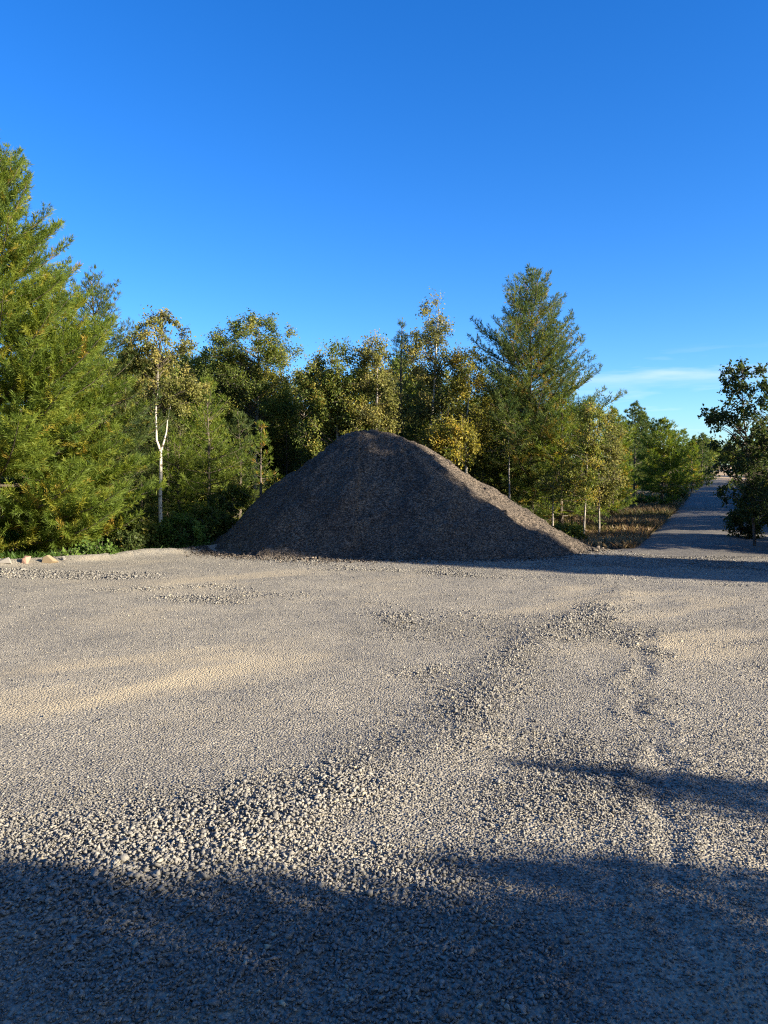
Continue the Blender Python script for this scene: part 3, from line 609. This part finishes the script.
for (px, D, top, kd), lb in zip(fill, FL):
    src, h0 = ((pA, 5.6), (dA, 5.2))[kd]; x, y, z = tree_loc(px, D); k = (py2z(top, D) - z) / h0
    copy_tree(src, (x, y, z), g.uniform(0, 6.28), (max(.62, k) * g.uniform(.85, 1.05), k), lb, ('pines deep in the wood', 'leafy trees deep in the wood')[kd])
# far trees round the clearing
pF = conifer('far_pine', tree_loc(642, 66), 6.2, 1.9, 64, gap=.42, nb=7, z0=.3, tuft=.26, wd=.05, nblade=10, dens=.45, mt='pine_blue', limbs=False); tag(pF, 'far dark pine behind the left half of the lone rounded pine', 'tree', 'far pines left of the road')
dF = decid('far_tree', tree_loc(778, 100), 6.5, 65, [(0, 0, 4.4, 1.9, 1.9, 1.9, 1), (.6, 0, 2.8, 2.2, 2, 2.0, 1), (-.6, 0, 2, 2.2, 2, 1.8, 1)], nclump=110, leaf=.26, per=40, csize=.6, mt='leaf'); tag(dF, 'far leafy tree of the belt behind the sandy clearing', 'tree', 'tree belt behind the clearing')
PL = ['far pine tip directly behind the golden green pine', 'far pine tip between the tallest far pine and the lone rounded pine', 'far pine tip just right of the lone rounded pine', 'far pine behind the small golden pine by the road', 'farthest pine at the left corner of the sandy clearing']
for (px, D, top, kd), lb in zip([(622, 60, 424, 0), (652, 74, 430, 0), (672, 70, 432, 0), (693, 80, 437, 0), (706, 92, 440, 0)], PL):
    x, y, z = tree_loc(px, D); k = (py2z(top, D) - z) / 6.2
    copy_tree(pF, (x, y, z), g.uniform(0, 6.28), (k, k), lb, 'far pines left of the road')
for px, D, top in [(640, 150, 446), (660, 160, 444), (680, 155, 447), (700, 158, 443), (716, 150, 446), (732, 156, 444), (748, 148, 441), (764, 155, 444), (784, 150, 440), (730, 170, 440), (706, 172, 441), (762, 174, 439), (690, 175, 442), (800, 160, 440), (620, 160, 447), (790, 110, 440), (772, 128, 440)]:
    x, y, z = tree_loc(px, D); k = (py2z(top, D) - z) / 6.5
    copy_tree(dF, (x, y, z), g.uniform(0, 6.28), (k * 1.25, k), 'far leafy tree of the belt behind the sandy clearing', 'tree belt behind the clearing')
# trees right of the road; most stand outside the frame and shade it
ROW = [(11.0, 13.4, 2.9, 1, 1.4), (11.2, 14.5, 3.0, 1, 1.3), (11.6, 15.6, 2.8, 1, 1.4), (12.4, 18.2, 2.9, 1, 1.3), (13.0, 19.4, 3.2, 1, 1.2)]
gg = rng(314); dd = 20.6
while dd < 96:
    ROW.append((ROAD_X0 + ROAD_S * (dd - ROAD_D0) + ROAD_HW + gg.uniform(1.9, 3.4) + 1.6 * (dd > 45), dd, gg.uniform(3.2, 4.8), int(gg.uniform() < .6), gg.uniform(1.25, 1.7))); dd += gg.uniform(.9, 1.6) * (1 + .012 * dd)
for i, (x, D, h, kd, wsc) in enumerate(ROW):
    src, h0 = ((pA, 5.6), (dA, 5.2))[kd]; k = h / h0
    copy_tree(src, (x, D, float(ground_z(np.array(x), np.array(float(D))))), i * 1.7, (k * wsc, k), 'dark tree in the row along the right side of the road', 'trees along the right side of the road')
x, D = 14.0, 7.5
o = decid('added_shade_tree', (x, D, -0.05), 8.0, 66, [(0, 0, 6.9, .75, .6, 1.1, 1)], nclump=90, leaf=.085, per=50, csize=.28, base_t=.6); tag(o, 'unseen tall tree with a small high crown, added to shade the foot of the pile', 'tree')  # added outside the frame; its high crown shades the pile's left foot
o2 = copy_tree(o, (14.0, 9.62, -0.05), 2.0, (.72, 1.13), 'unseen tallest bare stemmed tree, added to shade the crest of the pile', None)  # taller copy, added outside the frame to shade the left of the crest
# trees beside the yard on the right, outside the frame: their shadows cross the pile and the foreground
SH = [(10.0, 9.98, 7.6000000000000005, 1, 0.5), (10.4, 10.14, 7.7, 1, 0.42), (13.0, 8.6, 8.2, 1, 0.5), (13.2, 8.64, 8.7, 1, 0.45), (15.6, 7.82, 9.2, 1, 0.4), (16.0, 7.37, 8.2, 1, 0.5), (11.6, 9.23, 5.4, 1, 0.5), (9.2, 10.25, 4.2, 0, 0.7), (8.9, -4.63, 5.6, 1, 0.9), (7.9, -6.25, 5.6, 1, 1), (10.8, -3.96, 6.6, 1, 0.9), (11.2, -6.23, 6.8, 1, 1), (5.2, -4.17, 4.8, 1, 0.8), (8.4, -2.57, 4.9, 1, 0.85), (9.6, -3.77, 5.4, 1, 0.8), (7.6, -1.36, 3.95, 1, 0.55), (6.6, -0.37, 3.0, 1, 0.7), (6.0, 0.45, 2.35, 1, 0.85), (5.2, 0.06, 2.3, 1, 1.0), (6.6, -1.17, 3.2, 1, 0.8), (7.6, 1.0, 2.8, 1, 0.42), (18.5, 5.67, 9.6, 1, 0.4), (19.5, 5.92, 10.2, 1, 0.38), (18.0, 7.09, 9.8, 1, 0.32), (21.5, 4.73, 10.8, 1, 0.4)]
for i, (x, D, h, kd, wsc) in enumerate(SH):
    src, h0 = ((pA, 5.6), (dA, 5.2))[kd]; k = h / h0
    copy_tree(src, (x, D, -0.05), 1 + i * 2.1, (k * wsc, k), 'tree standing beside the yard to the right', 'trees beside the yard on the right')

# ------------------------------------------------------------------ bushes, weeds, brush, rocks
def bush(px, D, top, rpx, label, seed, mt='leaf', n=45, leaf=.06, per=60, **k):
    x, y, z = tree_loc(px, D); s = D / F; h = py2z(top, D) - z; r = rpx * s
    o = decid('leafy_bush', (x, y, z), h, seed, [(0, 0, h * .55, r, r * .7, h * .42, 1)], nclump=n, leaf=leaf, per=per, mt=mt, tr=.012, base_t=.05, csize=.16, shell=.5, twigs=5, **k)
    return tag(o, label, 'bush')
bush(150, 15.8, 522, 26, 'dark leafy bush at the foot of the white birch', 71)
bush(178, 15.9, 518, 22, 'green bush with broad leaves between the birch and the pile', 72, mt='weed')
bush(126, 15.0, 536, 14, 'small shaded bush right of the lowest pine branches', 73, mt='leaf_dark')
bush(204, 17.2, 508, 24, 'low bush touching the left foot of the gravel pile', 74, mt='leaf')
bush(232, 18.0, 482, 22, 'green shrub showing over the left slope of the pile', 75, mt='leaf')
bush(100, 13.75, 548, 16, 'low bright green weed behind the pale rocks', 76, mt='weed', n=26, leaf=.07, per=26)
bush(78, 13.6, 551, 12, 'small weed clump between the rocks and the pine', 77, mt='weed', n=14, leaf=.07, per=24)
bush(568, 17.2, 527, 14, 'low green shrub at the right foot of the pile', 78, mt='leaf')
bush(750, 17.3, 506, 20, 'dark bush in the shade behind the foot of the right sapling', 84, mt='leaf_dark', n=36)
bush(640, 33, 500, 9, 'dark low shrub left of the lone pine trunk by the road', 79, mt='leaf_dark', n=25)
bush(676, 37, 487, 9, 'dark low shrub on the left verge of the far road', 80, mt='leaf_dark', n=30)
def rock(px, D, size, mt, label, seed):
    import bmesh
    x, y, z = tree_loc(px, D); g = rng(seed); bm = bmesh.new()
    P = g.normal(size=(11, 3)); P /= np.linalg.norm(P, axis=1)[:, None]
    for p in P: bm.verts.new(p * np.array(size))
    bmesh.ops.convex_hull(bm, input=bm.verts); bmesh.ops.delete(bm, geom=[v for v in bm.verts if not v.link_faces], context='VERTS')
    bmesh.ops.bevel(bm, geom=bm.edges[:], offset=min(size) * .05, segments=1, affect='EDGES')
    me = bpy.data.meshes.new('rock'); bm.to_mesh(me); bm.free(); me.materials.append(M[mt])
    o = bpy.data.objects.new('rock', me); COL.objects.link(o); o.location = (x, y, z + size[2] * .15); return tag(o, label, 'rock')
rock(3, 12.5, (.13, .10, .09), 'rock_grey', 'pale rock at the very left edge of the yard', 1)
rock(25, 12.65, (.12, .10, .11), 'rock_pink', 'pinkish angular rock below the tall pine', 2)
rock(48, 12.75, (.15, .11, .11), 'rock_tan', 'flat tan rock right of the pinkish one', 3)
rock(62, 12.9, (.07, .07, .06), 'rock_grey', 'small pale rock beside the tan rock', 4)
# brush: dry grass and low plants beside the road and under the trees
def brush(name, label, seed, n, xf, h, mt, tb):
    g = rng(seed); x, y = xf(g, n); 
    cl = fbm(x * .9, y * .9, 55, 3); m = (g.uniform(size=len(x)) < sst(.25, .6, cl) + .15) & (np.abs(x - (ROAD_X0 + ROAD_S * (y - ROAD_D0))) > ROAD_HW + g.uniform(-.45, .25, len(x))) & (y > back_edge(x) + .05)
    x, y = x[m], y[m]; z = ground_z(x, y); n = len(x)
    d = g.normal(0, .45, (n, 3)); d[:, 2] = 1; d /= np.linalg.norm(d, axis=1)[:, None]
    ln = h * g.uniform(.4, 1.3, (n, 1)) * (0.6 + .7 * fbm(x, y, 58, 2))[:, None] * (1 + .02 * y[:, None])
    w = (.006 + .0008 * y)[:, None]; a = g.uniform(0, 6.28, n); s = np.stack([np.cos(a), np.sin(a), 0 * a], -1) * w
    P = np.stack([x, y, z - .02], -1); mid = P + d * ln * .55
    tip = P + d * ln + np.stack([d[:, 0], d[:, 1], 0 * a], -1) * ln * .5
    V = np.stack([P, mid + s, tip, mid - s], 1).reshape(-1, 3)
    tn = np.clip(tb + .9 * (fbm(x * .6, y * .6, 59, 3) - .5) * 1.6 + g.normal(0, .14, n), 0, 1)
    o = mk(name, V, np.arange(n * 4).reshape(-1, 4), M[mt], None, tn); tag(o, label, 'undergrowth', kind='stuff'); return o
def reg1(g, n):
    y = g.uniform(14.5, 48, n) ** 1.0; y = 14.5 + (y - 14.5) * g.uniform(.2, 1, n); u = g.uniform(0, 1, n); xr = ROAD_X0 + ROAD_S * (y - ROAD_D0) - ROAD_HW
    return xr - u * (3.2 + .1 * y), y
brush('dry_grass', 'brown dry grass and low plants between the pile and the road', 81, 130000, reg1, .15, 'grass', .6)
def reg2(g, n):
    y = 14.3 + g.uniform(0, 1, n) ** 1.5 * 60; xr = ROAD_X0 + ROAD_S * (y - ROAD_D0) + ROAD_HW
    return xr + g.uniform(0, 5, n), y
brush('verge_grass', 'dull grass on the right verge of the road', 82, 40000, reg2, .16, 'grass', .3)
def reg3(g, n):
    return g.uniform(-11, 4, n), g.uniform(12.8, 22, n)
brush('forest_undergrowth', 'dark undergrowth at the edge of the wood on the left', 83, 40000, reg3, .16, 'weed', .2)

def wood(name, label, seed, n, x0, x1, y0, y1, top, C=260):
    g = rng(seed); cx = g.uniform(x0, x1, C); cy = g.uniform(y0, y1, C); hh = top * g.uniform(.62, 1.0, C); rr = g.uniform(1.2, 2.0, C)
    k = g.integers(0, C, n); u = g.normal(0, 1, (n, 3)); u /= np.linalg.norm(u, axis=1)[:, None]; u *= g.uniform(.6, 1, (n, 1))
    P = np.stack([cx[k] + u[:, 0] * rr[k], cy[k] + u[:, 1] * rr[k], hh[k] * (.52 + .48 * u[:, 2])], -1) + g.normal(0, .1, (n, 3))
    V, Fc = leafset(g, P, None, .22, .8); T = np.clip(g.normal(.25, .15, n) + (k % 7) * .03, 0, 1)
    tag(mk(name, V, Fc, M['leaf'], None, T), label, 'wood', kind='stuff')
wood('far_wood', 'dark mass of wood far behind the trees on the left', 91, 120000, -36, 2, 29, 38, 5.0)
wood('added_wood', 'unseen tall wood behind the photographer, added to cut skylight on the pile', 92, 60000, -24, 14, -18, -11, 9.5, 200)  # added out of view to block low skylight from the pile front
wood('added_wood', 'unseen tall wood left of the yard, added to cut skylight', 93, 40000, -19, -13, -9, 10, 8, 120)  # added out of view on the left to lessen the sky fill
